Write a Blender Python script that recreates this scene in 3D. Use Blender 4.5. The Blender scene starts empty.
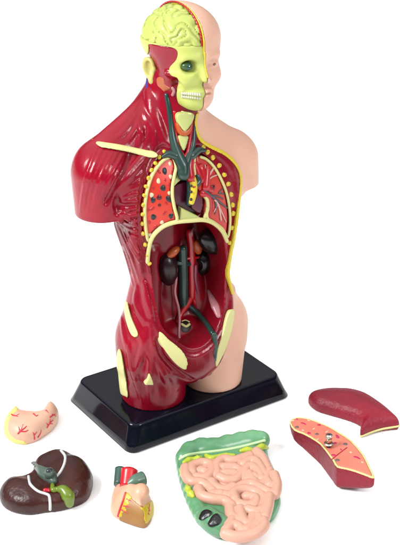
import bpy, math, random
import numpy as np

# ------------------------------------------------------------------ scene scale
# all shapes are written in centimetres and linked in metres
S = 0.01
rnd = random.Random(7)
sc = bpy.context.scene
COL = sc.collection

# ------------------------------------------------------------------ camera
PITCH = math.radians(25.0)
F_PX = 272.5 / math.tan(math.radians(13.0))
CAM = np.array([0.0, -33.4294, 20.5884])
CF = np.array([0, math.cos(PITCH), -math.sin(PITCH)])
CU = np.array([0, math.sin(PITCH), math.cos(PITCH)])
CR = np.array([1.0, 0, 0])
cd = bpy.data.cameras.new('camera')
cam = bpy.data.objects.new('camera', cd); COL.objects.link(cam)
cam.location = CAM * S
cam.rotation_euler = (math.pi / 2 - PITCH, 0, 0)
cd.sensor_fit = 'VERTICAL'; cd.angle = math.radians(26.0)
cd.clip_start = 0.01; cd.clip_end = 50
sc.camera = cam

def ray(px, py):
    d = (px - 200) / F_PX * CR - (py - 272.5) / F_PX * CU + CF
    return d / np.linalg.norm(d)

def ground(px, py, z=0.0):
    """point of the horizontal sheet at height z seen at a spot of the photograph"""
    d = ray(px, py); t = (z - CAM[2]) / d[2]
    return CAM + t * d

# torso frame: x to its own left, y to its back, z up
ZB = 0.85
YAW = math.radians(30.0)
TO = np.array([-0.524, 0.025, 0.0])
TX = np.array([math.cos(YAW), math.sin(YAW), 0]); TY = np.array([-math.sin(YAW), math.cos(YAW), 0])
TZ = np.array([0, 0, 1.0])
def to_local(p):
    q = p - TO
    return np.array([q @ TX, q @ TY, q[2]])
def plane(px, py, y):
    """point of the torso's frontal plane at depth y"""
    d = ray(px, py); t = (y - (CAM - TO) @ TY) / (d @ TY)
    return to_local(CAM + t * d)
RO = to_local(CAM)
def rdir(px, py):
    d = ray(px, py); return np.array([d @ TX, d @ TY, d[2]])

def trace(fn, pts):
    """first hit of the surface fn = 0 (torso frame); a miss gives the nearest approach"""
    pts = np.array(pts, float)
    D = np.array([rdir(*p) for p in pts])
    t = np.full(len(pts), 28.0); best = np.full(len(pts), 9e9); tb = t.copy()
    for i in range(90):
        P = RO + t[:, None] * D
        f = fn(P[:, 0], P[:, 1], P[:, 2])
        m = f < best
        best = np.where(m, f, best); tb = np.where(m, t, tb)
        if np.all((np.abs(f) < 4e-4) | (t > 46)): break
        t = t + np.clip(f * 0.7, -.2, .6)
    P = RO + t[:, None] * D
    miss = (t > 45) | (np.abs(fn(P[:, 0], P[:, 1], P[:, 2])) > .03)
    P[miss] = (RO + tb[:, None] * D)[miss]
    return P

# ------------------------------------------------------------------ distance-field tools
def smin(a, b, k):
    h = np.clip(0.5 + 0.5 * (b - a) / k, 0, 1)
    return b + (a - b) * h - k * h * (1 - h)
def smax(a, b, k): return -smin(-a, -b, k)
def ell(x, y, z, c, r):
    a = np.sqrt(((x - c[0]) / r[0]) ** 2 + ((y - c[1]) / r[1]) ** 2 + ((z - c[2]) / r[2]) ** 2)
    return (a - 1) * min(r) if max(r) / min(r) < 1.6 else (a - 1) * (min(r) * .6 + .4 * sum(r) / 3)
def cap(x, y, z, p, q, r0, r1):
    p = np.asarray(p, float); d = np.asarray(q, float) - p
    t = np.clip(((x - p[0]) * d[0] + (y - p[1]) * d[1] + (z - p[2]) * d[2]) / max(d @ d, 1e-9), 0, 1)
    return np.sqrt((x - p[0] - t * d[0]) ** 2 + (y - p[1] - t * d[1]) ** 2 + (z - p[2] - t * d[2]) ** 2) - (r0 + (r1 - r0) * t)
def poly2(u, v, pts):
    """signed distance to a closed polygon in a plane (negative inside)"""
    pts = np.asarray(pts, float); n = len(pts)
    u, v = np.broadcast_arrays(u, v)
    d = np.full(u.shape, 1e18); s = np.ones(u.shape)
    for i in range(n):
        a = pts[i]; b = pts[i - 1]
        ex, ey = b - a; wx = u - a[0]; wy = v - a[1]
        t = np.clip((wx * ex + wy * ey) / (ex * ex + ey * ey + 1e-12), 0, 1)
        d = np.minimum(d, (wx - ex * t) ** 2 + (wy - ey * t) ** 2)
        c1 = v >= a[1]; c2 = v < b[1]; c3 = ex * wy > ey * wx
        flip = (c1 & c2 & c3) | (~c1 & ~c2 & ~c3)
        s = np.where(flip, -s, s)
    return s * np.sqrt(d)
def smooth_closed(pts, n=6):
    pts = np.asarray(pts, float); out = []
    N = len(pts)
    for i in range(N):
        p0, p1, p2, p3 = pts[i - 1], pts[i], pts[(i + 1) % N], pts[(i + 2) % N]
        for k in range(n):
            t = k / n
            out.append(.5 * (2 * p1 + (p2 - p0) * t + (2 * p0 - 5 * p1 + 4 * p2 - p3) * t * t + (3 * p1 - p0 - 3 * p2 + p3) * t ** 3))
    return np.array(out)
def smooth_open(pts, n=6):
    pts = [np.asarray(p, float) for p in pts]
    pts = [2 * pts[0] - pts[1]] + pts + [2 * pts[-1] - pts[-2]]; out = []
    for i in range(1, len(pts) - 2):
        p0, p1, p2, p3 = pts[i - 1:i + 3]
        for k in range(n):
            t = k / n
            out.append(.5 * (2 * p1 + (p2 - p0) * t + (2 * p0 - 5 * p1 + 4 * p2 - p3) * t * t + (3 * p1 - p0 - 3 * p2 + p3) * t ** 3))
    out.append(pts[-2]); return np.array(out)
def wob(x, y, z, f, seed=0):
    """cheap smooth noise in about -1..1"""
    r = random.Random(seed); o = 0; amp = 1; tot = 0
    for k in range(4):
        a = [r.uniform(-1, 1) for _ in range(6)]; n1 = math.sqrt(sum(q * q for q in a[:3])); n2 = math.sqrt(sum(q * q for q in a[3:]))
        o = o + np.sin(f * (a[0] * x + a[1] * y + a[2] * z) / n1 + 7 * a[3] + 1.7 * np.sin(f * .8 * (a[3] * x + a[4] * y + a[5] * z) / n2 + 5 * a[0]))
    return o / 4

class Grid:
    def __init__(s, lo, hi, h):
        s.lo = np.array(lo, float); s.h = h
        n = np.ceil((np.array(hi) - s.lo) / h).astype(int) + 1
        ax = [(s.lo[i] + h * np.arange(n[i])).astype(np.float32) for i in range(3)]
        s.ax = ax
        s.x = ax[0][:, None, None]; s.y = ax[1][None, :, None]; s.z = ax[2][None, None, :]
        s.shape = tuple(n)
    def full(s, a): return np.array(np.broadcast_to(a, s.shape), dtype=np.float32)
    def sub(s, lo, hi):
        sl = []
        for i in range(3):
            a = int(np.clip(np.floor((lo[i] - s.lo[i]) / s.h), 0, s.shape[i])); b = int(np.clip(np.ceil((hi[i] - s.lo[i]) / s.h) + 1, 0, s.shape[i]))
            sl.append(slice(a, b))
        return tuple(sl), s.ax[0][sl[0]][:, None, None], s.ax[1][sl[1]][None, :, None], s.ax[2][sl[2]][None, None, :]
    def strand(s, f, pts, r0, r1, k):
        """smooth-union one tapered strand along pts into the field f"""
        n = len(pts); pts = np.asarray(pts, float); m = max(r0, r1) + k + .05
        big, _, _, _ = s.sub(pts.min(0) - m, pts.max(0) + m)
        o = [q.start for q in big]; loc = np.full(f[big].shape, 9, np.float32)
        if min(loc.shape) == 0: return
        for i in range(n - 1):
            ta, tb = i / (n - 1), (i + 1) / (n - 1)
            sl, x, y, z = s.sub(np.minimum(pts[i], pts[i + 1]) - m, np.maximum(pts[i], pts[i + 1]) + m)
            if min(f[sl].shape) == 0: continue
            ls = tuple(slice(q.start - a, q.stop - a) for q, a in zip(sl, o))
            loc[ls] = np.minimum(loc[ls], cap(x, y, z, pts[i], pts[i + 1], r0 + (r1 - r0) * ta, r0 + (r1 - r0) * tb))
        f[big] = np.where(loc < 8, smin(f[big], loc, k), f[big])

def nets(f, g):
    """naive surface nets: field -> (verts, quads)"""
    s = f < 0
    nx, ny, nz = f.shape
    c = [s[i:nx - 1 + i, j:ny - 1 + j, k:nz - 1 + k] for i in (0, 1) for j in (0, 1) for k in (0, 1)]
    cnt = sum(a.astype(np.int8) for a in c)
    act = (cnt > 0) & (cnt < 8)
    I, J, K = np.nonzero(act)
    idx = np.full(act.shape, -1, np.int64); idx[I, J, K] = np.arange(len(I))
    acc = np.zeros((len(I), 3)); num = np.zeros(len(I))
    for ax in range(3):
        for u in (0, 1):
            for v in (0, 1):
                o = [0, 0, 0]; oth = [a for a in range(3) if a != ax]; o[oth[0]] = u; o[oth[1]] = v
                a = f[I + o[0], J + o[1], K + o[2]]
                o2 = list(o); o2[ax] = 1
                b = f[I + o2[0], J + o2[1], K + o2[2]]
                m = (a < 0) != (b < 0)
                t = np.where(m, a / np.where(a == b, 1, a - b), 0)
                p = np.zeros((len(I), 3)); p[:, 0] = o[0]; p[:, 1] = o[1]; p[:, 2] = o[2]; p[:, ax] += t
                acc += p * m[:, None]; num += m
    V = g.lo + (np.stack([I, J, K], 1) + acc / num[:, None]) * g.h
    Q = []
    for ax in range(3):
        o1, o2 = [a for a in range(3) if a != ax]
        sl0 = [slice(None)] * 3; sl1 = [slice(None)] * 3
        sl0[ax] = slice(0, -1); sl1[ax] = slice(1, None)
        a = s[tuple(sl0)]; b = s[tuple(sl1)]
        e = np.array(np.nonzero(a != b))
        ok = (e[o1] > 0) & (e[o1] < f.shape[o1] - 1) & (e[o2] > 0) & (e[o2] < f.shape[o2] - 1)
        e = e[:, ok]
        def cell(d1, d2):
            q = e.copy(); q[o1] += d1; q[o2] += d2; return idx[q[0], q[1], q[2]]
        q = np.stack([cell(-1, -1), cell(0, -1), cell(0, 0), cell(-1, 0)], 1)
        ins = a[e[0], e[1], e[2]]
        flip = ins if ax != 1 else ~ins
        q[~flip] = q[~flip][:, ::-1]
        Q.append(q)
    return V, np.concatenate(Q)

# ------------------------------------------------------------------ materials
def mat(name, col, rough=.35, spec=.4, bump=0.0, bscale=60, fibre=0.0, var=0.0, vscale=9, metal=0.0, coat=0.0, sss=0.0, col2=None):
    m = bpy.data.materials.new(name); m.use_nodes = True
    nt = m.node_tree; b = nt.nodes['Principled BSDF']
    b.inputs['Roughness'].default_value = rough; b.inputs['Specular IOR Level'].default_value = spec
    b.inputs['Metallic'].default_value = metal; b.inputs['Coat Weight'].default_value = coat; b.inputs['Coat Roughness'].default_value = .12
    b.inputs['Subsurface Weight'].default_value = sss; b.inputs['Subsurface Scale'].default_value = .002
    b.inputs['Base Color'].default_value = (*col, 1)
    tc = nt.nodes.new('ShaderNodeTexCoord')
    def noise(scale, det=4):
        n = nt.nodes.new('ShaderNodeTexNoise'); n.inputs['Scale'].default_value = scale / S / 10; n.inputs['Detail'].default_value = det
        nt.links.new(tc.outputs['Object'], n.inputs['Vector']); return n
    if var or col2:
        n = noise(vscale); r = nt.nodes.new('ShaderNodeValToRGB')
        c2 = col2 or tuple(c * (1 - var) for c in col); c1 = col if col2 else tuple(min(1, c * (1 + var)) for c in col)
        r.color_ramp.elements[0].position = .35; r.color_ramp.elements[1].position = .65
        r.color_ramp.elements[0].color = (*c2, 1); r.color_ramp.elements[1].color = (*c1, 1)
        nt.links.new(n.outputs['Fac'], r.inputs['Fac']); nt.links.new(r.outputs['Color'], b.inputs['Base Color'])
    if bump:
        n = noise(bscale); bp = nt.nodes.new('ShaderNodeBump'); bp.inputs['Strength'].default_value = bump; bp.inputs['Distance'].default_value = .0006
        nt.links.new(n.outputs['Fac'], bp.inputs['Height']); nt.links.new(bp.outputs['Normal'], b.inputs['Normal'])
        if fibre:      # long streaks running down the muscles
            mp = nt.nodes.new('ShaderNodeMapping'); mp.inputs['Scale'].default_value = (1, 1, .12); mp.inputs['Rotation'].default_value = (0, .25, 0)
            nt.links.new(tc.outputs['Object'], mp.inputs['Vector']); n2 = noise(11, 5); nt.links.new(mp.outputs['Vector'], n2.inputs['Vector'])
            b2 = nt.nodes.new('ShaderNodeBump'); b2.inputs['Strength'].default_value = fibre; b2.inputs['Distance'].default_value = .001
            nt.links.new(n2.outputs['Fac'], b2.inputs['Height']); nt.links.new(bp.outputs['Normal'], b2.inputs['Normal']); nt.links.new(b2.outputs['Normal'], b.inputs['Normal'])
    return m
def srgb(r, g, b, k=1.0):
    f = lambda v: (v / 255 / 12.92 if v <= 10 else ((v / 255 + .055) / 1.055) ** 2.4)
    return tuple(f(v) * k for v in (r, g, b))

# ------------------------------------------------------------------ linking
def empty(name, loc, rz=0.0):
    o = bpy.data.objects.new(name, None); COL.objects.link(o)
    o.location = np.array(loc) * S; o.rotation_euler = (0, 0, rz); o.empty_display_size = .01
    return o
def tag(o, label=None, cat=None, group=None, kind=None):
    if label: o['label'] = label
    if cat: o['category'] = cat
    if group: o['group'] = group
    if kind: o['kind'] = kind
    return o
def link(name, V, faces, mats, parent=None, off=(0, 0, 0), mi=None, flat=False):
    me = bpy.data.meshes.new(name)
    V = (np.asarray(V, float) - np.array(off)) * S
    if isinstance(faces, np.ndarray):
        me.vertices.add(len(V)); me.vertices.foreach_set('co', V.ravel())
        me.loops.add(faces.size); me.loops.foreach_set('vertex_index', faces.ravel().astype(np.int32))
        me.polygons.add(len(faces)); me.polygons.foreach_set('loop_start', (np.arange(len(faces)) * faces.shape[1]).astype(np.int32))
        me.update(calc_edges=True); me.validate()
    else:
        me.from_pydata(V.tolist(), [], [list(map(int, f)) for f in faces]); me.update()
    for m in (mats if isinstance(mats, (list, tuple)) else [mats]): me.materials.append(m)
    if mi is not None: me.polygons.foreach_set('material_index', np.asarray(mi, np.int32))
    me.polygons.foreach_set('use_smooth', np.full(len(me.polygons), not flat))
    o = bpy.data.objects.new(name, me); COL.objects.link(o)
    if parent: o.parent = parent
    return o

class MB:
    """collects tubes, discs and lofts into one mesh"""
    def __init__(s): s.v = []; s.f = []; s.m = []
    def add(s, V, F, m=0):
        b = len(s.v); s.v += [tuple(p) for p in V]; s.f += [tuple(i + b for i in f) for f in F]; s.m += [m] * len(F)
    def tube(s, pts, r, m=0, n=12, sm=5, r1=None, squash=1.0, rs=None, ends=True, up=None):
        P = smooth_open(pts, sm) if sm > 1 and len(pts) > 2 else np.array(pts, float)
        N = len(P)
        if rs is not None: R = np.interp(np.linspace(0, 1, N), np.linspace(0, 1, len(rs)), rs)
        else: R = np.linspace(r, r if r1 is None else r1, N)
        T = np.gradient(P, axis=0); T /= np.linalg.norm(T, axis=1)[:, None] + 1e-12
        u = np.array([0, -1.0, .3]) if up is None else np.asarray(up, float)
        rows = []; V = []
        if ends:
            ext = [(-.86, .5), (-.5, .86)]
            seq = [(P[0] + T[0] * R[0] * e, T[0], R[0] * q) for e, q in ext] + [(P[i], T[i], R[i]) for i in range(N)] + [(P[-1] - T[-1] * R[-1] * e, T[-1], R[-1] * q) for e, q in ext[::-1]]
        else: seq = [(P[i], T[i], R[i]) for i in range(N)]
        for p, t, rr in seq:
            a = u - (u @ t) * t; la = np.linalg.norm(a)
            if la < 1e-3: a = np.cross(t, [1, 0, 0]); la = np.linalg.norm(a)
            a = a / la; b = np.cross(t, a); u = a
            for k in range(n):
                w = 2 * math.pi * k / n
                V.append(p + rr * (math.cos(w) * a * squash + math.sin(w) * b))
        M = len(seq); F = []
        for i in range(M - 1):
            for k in range(n): F.append((i * n + k, i * n + (k + 1) % n, (i + 1) * n + (k + 1) % n, (i + 1) * n + k))
        F.append(tuple(range(n))[::-1]); F.append(tuple((M - 1) * n + k for k in range(n)))
        s.add(V, F, m)
    def disc(s, c, nrm, rx, ry=None, m=0, ang=0.0, hgt=.02, n=14, rough=0.0):
        """a small domed painted spot lying on a surface"""
        ry = ry or rx; nrm = np.asarray(nrm, float); nrm = nrm / np.linalg.norm(nrm)
        a = np.cross(nrm, [0, 0, 1.0]) if abs(nrm[2]) < .9 else np.cross(nrm, [0, 1.0, 0]); a /= np.linalg.norm(a); b = np.cross(nrm, a)
        a, b = a * math.cos(ang) + b * math.sin(ang), -a * math.sin(ang) + b * math.cos(ang)
        V = [np.asarray(c) + nrm * hgt]
        for q, hh in ((.7, hgt * .85), (1.0, -.02)):
            for k in range(n):
                w = 2 * math.pi * k / n; jr = 1 + rough * math.sin(3 * w + c[0] * 9)
                V.append(np.asarray(c) + nrm * hh + q * jr * (rx * math.cos(w) * a + ry * math.sin(w) * b))
        F = [(0, 1 + k, 1 + (k + 1) % n) for k in range(n)] + [(1 + k, 1 + n + k, 1 + n + (k + 1) % n, 1 + (k + 1) % n) for k in range(n)]
        s.add(V, F, m)
    def build(s, name, mats, parent=None, off=(0, 0, 0)):
        return link(name, s.v, s.f, mats, parent, off, s.m)
def loft_rows(rows, close=True):
    n = len(rows[0]); V = [p for r in rows for p in r]; F = []
    for i in range(len(rows) - 1):
        for k in range(n): F.append((i * n + k, i * n + (k + 1) % n, (i + 1) * n + (k + 1) % n, (i + 1) * n + k))
    F.append(tuple(range(n))[::-1]); F.append(tuple((len(rows) - 1) * n + k for k in range(n)))
    return V, F
def from_field(name, f, g, mats, parent, off): 
    V, Q = nets(f, g); return link(name, V, Q, mats, parent, off)
# ------------------------------------------------------------------ palette
K = 0.55
M_MUSCLE = mat('muscle_red', srgb(154, 8, 36, .66), .22, .30, bump=.1, bscale=14, fibre=.6, col2=srgb(122, 5, 30, .60), vscale=5)
M_CAVITY = mat('lining_red', srgb(172, 14, 32, .56), .3, .32, col2=srgb(124, 8, 30, .56), vscale=4)
M_SKIN = mat('skin_pink', srgb(240, 190, 165, .62), .45, .3, bump=.05, bscale=30, sss=.08, col2=srgb(236, 182, 158, .6), vscale=4)
M_YELLOW = mat('rim_yellow', srgb(238, 212, 60, K), .4, .35)
M_BONE = mat('bone_cream', srgb(236, 234, 160, K), .42, .35)
M_SKULL = mat('skull_lime', srgb(212, 222, 116, K), .42, .35, col2=srgb(202, 214, 112, K), vscale=6)
M_BLACK = mat('stand_black', (.002, .0025, .006), .12, .2)
M_GROUND = mat('white_sweep', (.92, .92, .92), .9, .0)

# ------------------------------------------------------------------ the setting
g = 300.0
link('tabletop', [(-g, -60, 0), (g, -60, 0), (g, 2 * g, 0), (-g, 2 * g, 0)], [(0, 1, 2, 3)], M_GROUND)['kind'] = 'structure'

# ------------------------------------------------------------------ black stand
def rrect(w, d, r, z, n=8):
    out = []
    for cx, cy, a0 in ((w - r, d - r, 0), (-w + r, d - r, 90), (-w + r, -d + r, 180), (w - r, -d + r, 270)):
        for k in range(n + 1):
            a = math.radians(a0 + 90 * k / n); out.append((cx + r * math.cos(a), cy + r * math.sin(a), z))
    return out
rows = []
W0, D0, W1, D1 = 3.17, 2.06, 2.88, 1.77
rows.append(rrect(W0 - .06, D0 - .06, .30, .0)); rows.append(rrect(W0, D0, .34, .05))
for t in (.3, .6, .86): rows.append(rrect(W0 + (W1 - W0) * t, D0 + (D1 - D0) * t, .34, .85 * t))
for a in (20, 45, 70, 90):
    q = math.radians(a); b = .10
    rows.append(rrect(W1 + .03 - b * (1 - math.cos(q)), D1 + .03 - b * (1 - math.cos(q)), .34 - b * .6 * (1 - math.cos(q)), .85 - b + b * math.sin(q)))
rows.append(rrect(W1 - .2, D1 - .2, .24, .852)); 
V, F = loft_rows(rows)
base = link('display_stand', V, F, M_BLACK)
base.location = np.array((-.69, .74, 0)) * S; base.rotation_euler = (0, 0, math.radians(34.0))
tag(base, 'glossy black rectangular stand with sloping sides under the anatomical torso', 'stand')

# ------------------------------------------------------------------ torso: the moulded body
torso = empty('anatomical_torso', (TO[0], TO[1], ZB), YAW)
tag(torso, 'opened human torso with red muscle half and pink skin half on the black stand', 'anatomy model')
OFF = (0, 0, ZB)

TAB = np.array([  # z, centre x, half width, half depth, centre y
    (9.7, -.25, 1.05, .70, .15), (9.3, -.32, 1.65, .92, .1), (8.8, -.36, 2.05, 1.15, .05), (8.0, -.30, 2.20, 1.33, 0), (7.1, -.14, 2.12, 1.40, 0),
    (6.5, -.05, 1.98, 1.36, 0), (5.7, .06, 1.79, 1.26, 0), (5.2, .03, 1.68, 1.2, 0), (4.5, -.1, 1.75, 1.22, 0),
    (3.7, -.12, 1.96, 1.3, 0), (3.0, -.1, 2.13, 1.34, 0), (2.3, -.07, 2.15, 1.3, 0), (1.7, -.05, 2.0, 1.1, 0)])[::-1]
_zz = np.linspace(1.0, 10.4, 300)
_tab = [np.convolve(np.pad(np.interp(_zz, TAB[:, 0], TAB[:, i]), 12, 'edge'), np.ones(25) / 25, 'valid') for i in range(1, 5)]
def trunk(x, y, z):
    c, a, b, cy = [np.interp(z, _zz, t) for t in _tab]
    r1 = np.sqrt(((x - c) / a) ** 2 + ((y - cy) / (b * .86)) ** 2)
    p = 2.35
    r2 = (np.abs((x - c) / a) ** p + np.abs((y - cy) / b) ** p) ** (1 / p)
    w = np.clip((y - cy) / .5 + .5, 0, 1)
    r = r2 * (1 - w) + r1 * w
    f = (r - 1) * (.6 * b + .4 * a) * .85
    f = smax(f, z - 9.75, .5)
    return smax(f, 2.0 - z, .5)
HC = np.array([.0, .02, 12.05])   # head centre
def body(x, y, z):
    f = trunk(x, y, z)
    # neck and shoulder slopes
    f = smin(f, cap(x, y, z, (-.25, .30, 9.3), (-.08, .22, 11.2), .98, .78), .5)
    f = smin(f, cap(x, y, z, (-.7, .45, 10.1), (-2.6, .2, 9.05), .62, .62), .55)
    f = smin(f, cap(x, y, z, (.1, .45, 9.9), (1.7, .2, 8.75), .58, .6), .45)
    # arm stumps
    f = smin(f, cap(x, y, z, (-2.62, .08, 8.72), (-2.70, .0, 7.0), .88, .74), .3)
    f = smin(f, cap(x, y, z, (1.88, .12, 8.42), (2.04, .08, 7.0), .76, .66), .3)
    f = smax(f, -smax(1.98 - np.where(x < 0, -x - .06, x + .02), np.abs(z - 6.4) - np.where(x < 0, 1.16, 1.10), .08), .08)
    # thigh stumps and the pubic bulge
    f = smin(f, cap(x, y, z, (-1.10, .06, 3.0), (-1.08, .08, .6), 1.11, .97), .25)
    f = smin(f, cap(x, y, z, (1.12, .0, 3.0), (1.08, .0, .6), 1.10, .94), .25)
    f = smin(f, ell(x, y, z, (-.15, -.82, 2.72), (.92, .64, 1.12)), .3)
    return smax(f, ZB - z + .003, .03)
M_RIBC = mat('rib_core', srgb(196, 160, 40, K), .5)
# ------------------------------------------------------------------ carving and surface work
def bm_(x, y, z): return body(x, y, z) - .04         # the muscle half stands a little proud of the skin half
def at(pts, depth=0.0):
    """points of the body's surface (or of a sheet `depth` below it)"""
    return trace(lambda x, y, z: bm_(x, y, z) + depth, pts)
def xz(P): return P[:, [0, 2]]
def grad(fn, P, e=.02):
    G = np.stack([fn(*(P + np.eye(3)[i] * e).T) - fn(*(P - np.eye(3)[i] * e).T) for i in range(3)], 1)
    return G / (np.linalg.norm(G, axis=1)[:, None] + 1e-9)

EDGE = [(197.5, 113), (195.6, 121), (196.6, 130.6), (201, 140), (210.6, 146.6), (223.8, 153), (232, 159.7), (238, 168), (240.5, 177.5), (240.5, 189),
        (239, 203), (237, 220), (234, 239), (230.5, 258), (228.5, 275), (231, 286), (233.5, 298), (234, 312), (232, 325), (227, 346), (218, 367), (209, 376.5), (199, 380)]
E3 = at(EDGE)
e2 = smooth_open(xz(E3), 4)
skin_poly = np.array([(e2[0, 0], 12.2)] + list(map(tuple, e2)) + [(-.12, 1.6), (-.05, .3), (5, .3), (5, 12.2)])

ABD = [(149, 252), (151, 240), (156.5, 233), (165, 227), (176, 224), (190, 222.5), (204, 222), (214, 226), (222, 233.5), (226, 245), (227.5, 262), (227, 280),
       (226.5, 296), (224.5, 313), (219, 330), (210, 342), (200, 348.5), (190, 349), (180, 343), (171, 336), (163, 325), (158.5, 305), (155.5, 280), (152, 262)]
CHEST = [(160, 160), (152, 173), (146.5, 188), (143.5, 204), (143.5, 219), (146, 237), (147.5, 250), (154, 236), (164, 228), (176, 224), (190, 222), (204, 221),
         (215, 225), (223, 232), (227, 239), (231, 225), (231, 209), (228, 193), (222.5, 178), (215, 165), (206, 156), (198, 153), (190, 152), (183, 155), (172, 154)]
RIMP = [(164, 145), (155, 153), (147, 164), (141, 185), (138.5, 205), (138, 225), (139.5, 245), (145, 270), (152, 300), (156, 322), (166, 338), (180, 350), (195, 356), (212, 346), (222, 332), (230, 312), (231, 290), (229, 262),
        (234, 240), (237, 218), (237, 195), (234, 178), (226, 164), (212, 153), (203, 146), (190, 148), (176, 152)]
abd2 = smooth_closed(xz(at(ABD)), 4); chest2 = smooth_closed(xz(at(CHEST)), 4); rim2 = smooth_closed(xz(at(RIMP)), 4)
BED = [(174, 186), (180, 180), (190, 178), (199, 188), (206, 196), (208, 206), (205, 217), (192, 221), (181, 219), (176, 205)]
bed2 = smooth_closed(xz(at(BED)), 4)

H = .037
g = Grid((-4, -2.3, .75), (3.3, 2.2, 11.9), H)
fb = g.full(body(g.x, g.y, g.z))
d_skin = poly2(g.x, 0 * g.x + g.z, skin_poly)            # constant along the depth
d_abd = poly2(g.x, 0 * g.x + g.z, abd2); d_ch = poly2(g.x, 0 * g.x + g.z, chest2); d_rim = poly2(g.x, 0 * g.x + g.z, rim2); d_bed = poly2(g.x, 0 * g.x + g.z, bed2)

fm = fb - np.float32(.04)
# muscle strands lying on the surface
def strands(lines, r, out=.05, k=.03, bulge=.02, n=6):
    for ln in lines:
        o_ = out * rnd.uniform(.45, 1.15)
        P = smooth_open([np.array(p, float) for p in ln], n) if len(ln) > 2 else np.array([np.array(ln[0]) + (np.array(ln[1]) - np.array(ln[0])) * t for t in np.linspace(0, 1, n)])
        Q = at(P); N = grad(bm_, Q)
        ins = r - 1.5 * o_ * np.sin(np.linspace(.12, .88, len(Q)) * math.pi)[:, None]
        g.strand(fm, Q - N * ins, r, r * .85, k)
def fan(oa, ob, ia, ib, n, r, out=.05, mid=(0, 0)):
    L = []
    for i in range(n):
        t = i / (n - 1); o = np.array(oa) + (np.array(ob) - np.array(oa)) * t; e = np.array(ia) + (np.array(ib) - np.array(ia)) * t
        j = lambda a: np.array([rnd.uniform(-a, a), rnd.uniform(-a, a)]); L.append([o + j(.8), (o + e) / 2 + np.array(mid) + j(.8), e + j(.8)])
    strands(L, r, out)
fan((98, 146), (129, 154), (80, 211), (103, 207), 7, .08, .04, (-3, 0))      # deltoid
fan((147, 150), (139, 200), (121, 183), (116, 203), 8, .10, .07, (0, -1))   # pectoral
fan((139, 208), (141, 240), (117, 207), (115, 220), 6, .08, .07, (0, 2))
fan((118, 224), (114, 224), (140, 282), (133, 285), 3, .12, .05, (2, 0))    # flank
fan((123, 230), (127, 225), (139, 262), (141, 256), 3, .07, .05)
strands([[(147, 92), (155, 118), (166, 145)]], .26, .11)                    # neck
strands([[(141, 104), (128, 128), (112, 141)], [(144, 104), (136, 128), (126, 144)], [(146, 106), (143, 128), (138, 146)], [(149, 112), (149, 130), (147, 146)], [(152, 118), (154, 132), (155, 147)]], .12, .07)
strands([[(143, 112), (148, 122), (155, 142)], [(139, 120), (141, 131), (143, 139)]], .07, .06)
strands([[(134, 318), (143, 342), (153, 368), (160, 398)], [(150, 322), (154, 350), (165, 378), (170, 392)], [(128, 345), (133, 370), (142, 402)], [(121, 318), (124, 338), (130, 362)],
         [(160, 352), (165, 365), (177, 390)], [(147, 330), (143, 350), (131, 385)], [(153, 350), (150, 375), (150, 402)]], .17, .06)
strands([[(137, 288), (136, 305), (146, 325)], [(144, 285), (148, 305), (156, 332)]], .2, .05)
# groove between the apron and the thigh, and between deltoid and chest
for pts_, r_ in (([(157, 340), (162, 355), (171, 366), (181, 374), (191, 380)], .055), ([(130, 152), (126, 163), (115, 186), (106, 203)], .05)):
    Q = at(smooth_open(pts_, 5)); 
    for i in range(len(Q) - 1):
        sl, x, y, z = g.sub(np.minimum(Q[i], Q[i + 1]) - .3, np.maximum(Q[i], Q[i + 1]) + .3)
        fm[sl] = smax(fm[sl], -cap(x, y, z, Q[i], Q[i + 1], r_, r_).astype(np.float32), .09)
Q = at([(117.5, 204.5)]) ; sl, x, y, z = g.sub(Q[0] - .6, Q[0] + .6); fm[sl] = smax(fm[sl], -ell(x, y, z, Q[0], (.09, .14, .20)).astype(np.float32), .2)
# rim step, chest recess, heart bed and the abdominal cavity
front = g.y - np.float32(.1)
fm = smax(fm, -smax(np.maximum(d_rim, front), -(fb - .04 + .08), .12), .10)
fm = smax(fm, -np.maximum(np.maximum(d_ch, front), -(fb - .04 + .30)), .03)
fm = smax(fm, -np.maximum(np.maximum(d_bed, front), -(fb - .04 + .58)), .06)
floor_y = np.interp(g.z, [1.5, 2.9, 3.4, 4.2, 5.5, 7.6], [-1.2, -.55, .05, .42, .42, .25])
dome = np.where(g.z > 6.4, (g.z - 6.4) * .0, 0)
fm = smax(fm, -smax(d_abd + dome, g.y - floor_y, .25), .05)
for p, q, r0, r1 in (((-.3, .62, 7.4), (-.25, .60, 3.4), .42, .42), ((-.85, .5, 5.7), (-1.15, .05, 3.1), .28, .34), ((.4, .5, 5.7), (.75, .1, 3.0), .28, .34), ((-.35, -.1, 3.0), (.1, -.1, 3.0), .36, .36)):
    n_ = np.array([p, q]); g.strand(fm, n_, r0, r1, .16)
# muscle / skin parting
f_m = smax(fm, -(d_skin - .012), .04)
win = np.clip((g.z - 4.3) / .5, 0, 1) * np.clip((7.6 - g.z) / .5, 0, 1) * np.clip((g.x - 1.0) / .4, 0, 1)
f_s = smax(fb + .24 * win, d_skin + .012, .04)
f_m = np.maximum(f_m, g.z - 11.6); f_s = np.maximum(f_s, g.z - 11.0)
f_m = np.maximum(f_m, ZB + .003 - g.z); f_s = np.maximum(f_s, ZB + .003 - g.z)
# hollow the skin half's inner face where it would meet the cavity
f_s = np.maximum(f_s, -np.maximum(d_abd - .02, g.y - floor_y))
MB_ = from_field('muscle_body', f_m, g, M_MUSCLE, torso, OFF)
from_field('skin_half', f_s, g, M_SKIN, torso, OFF)
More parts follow.
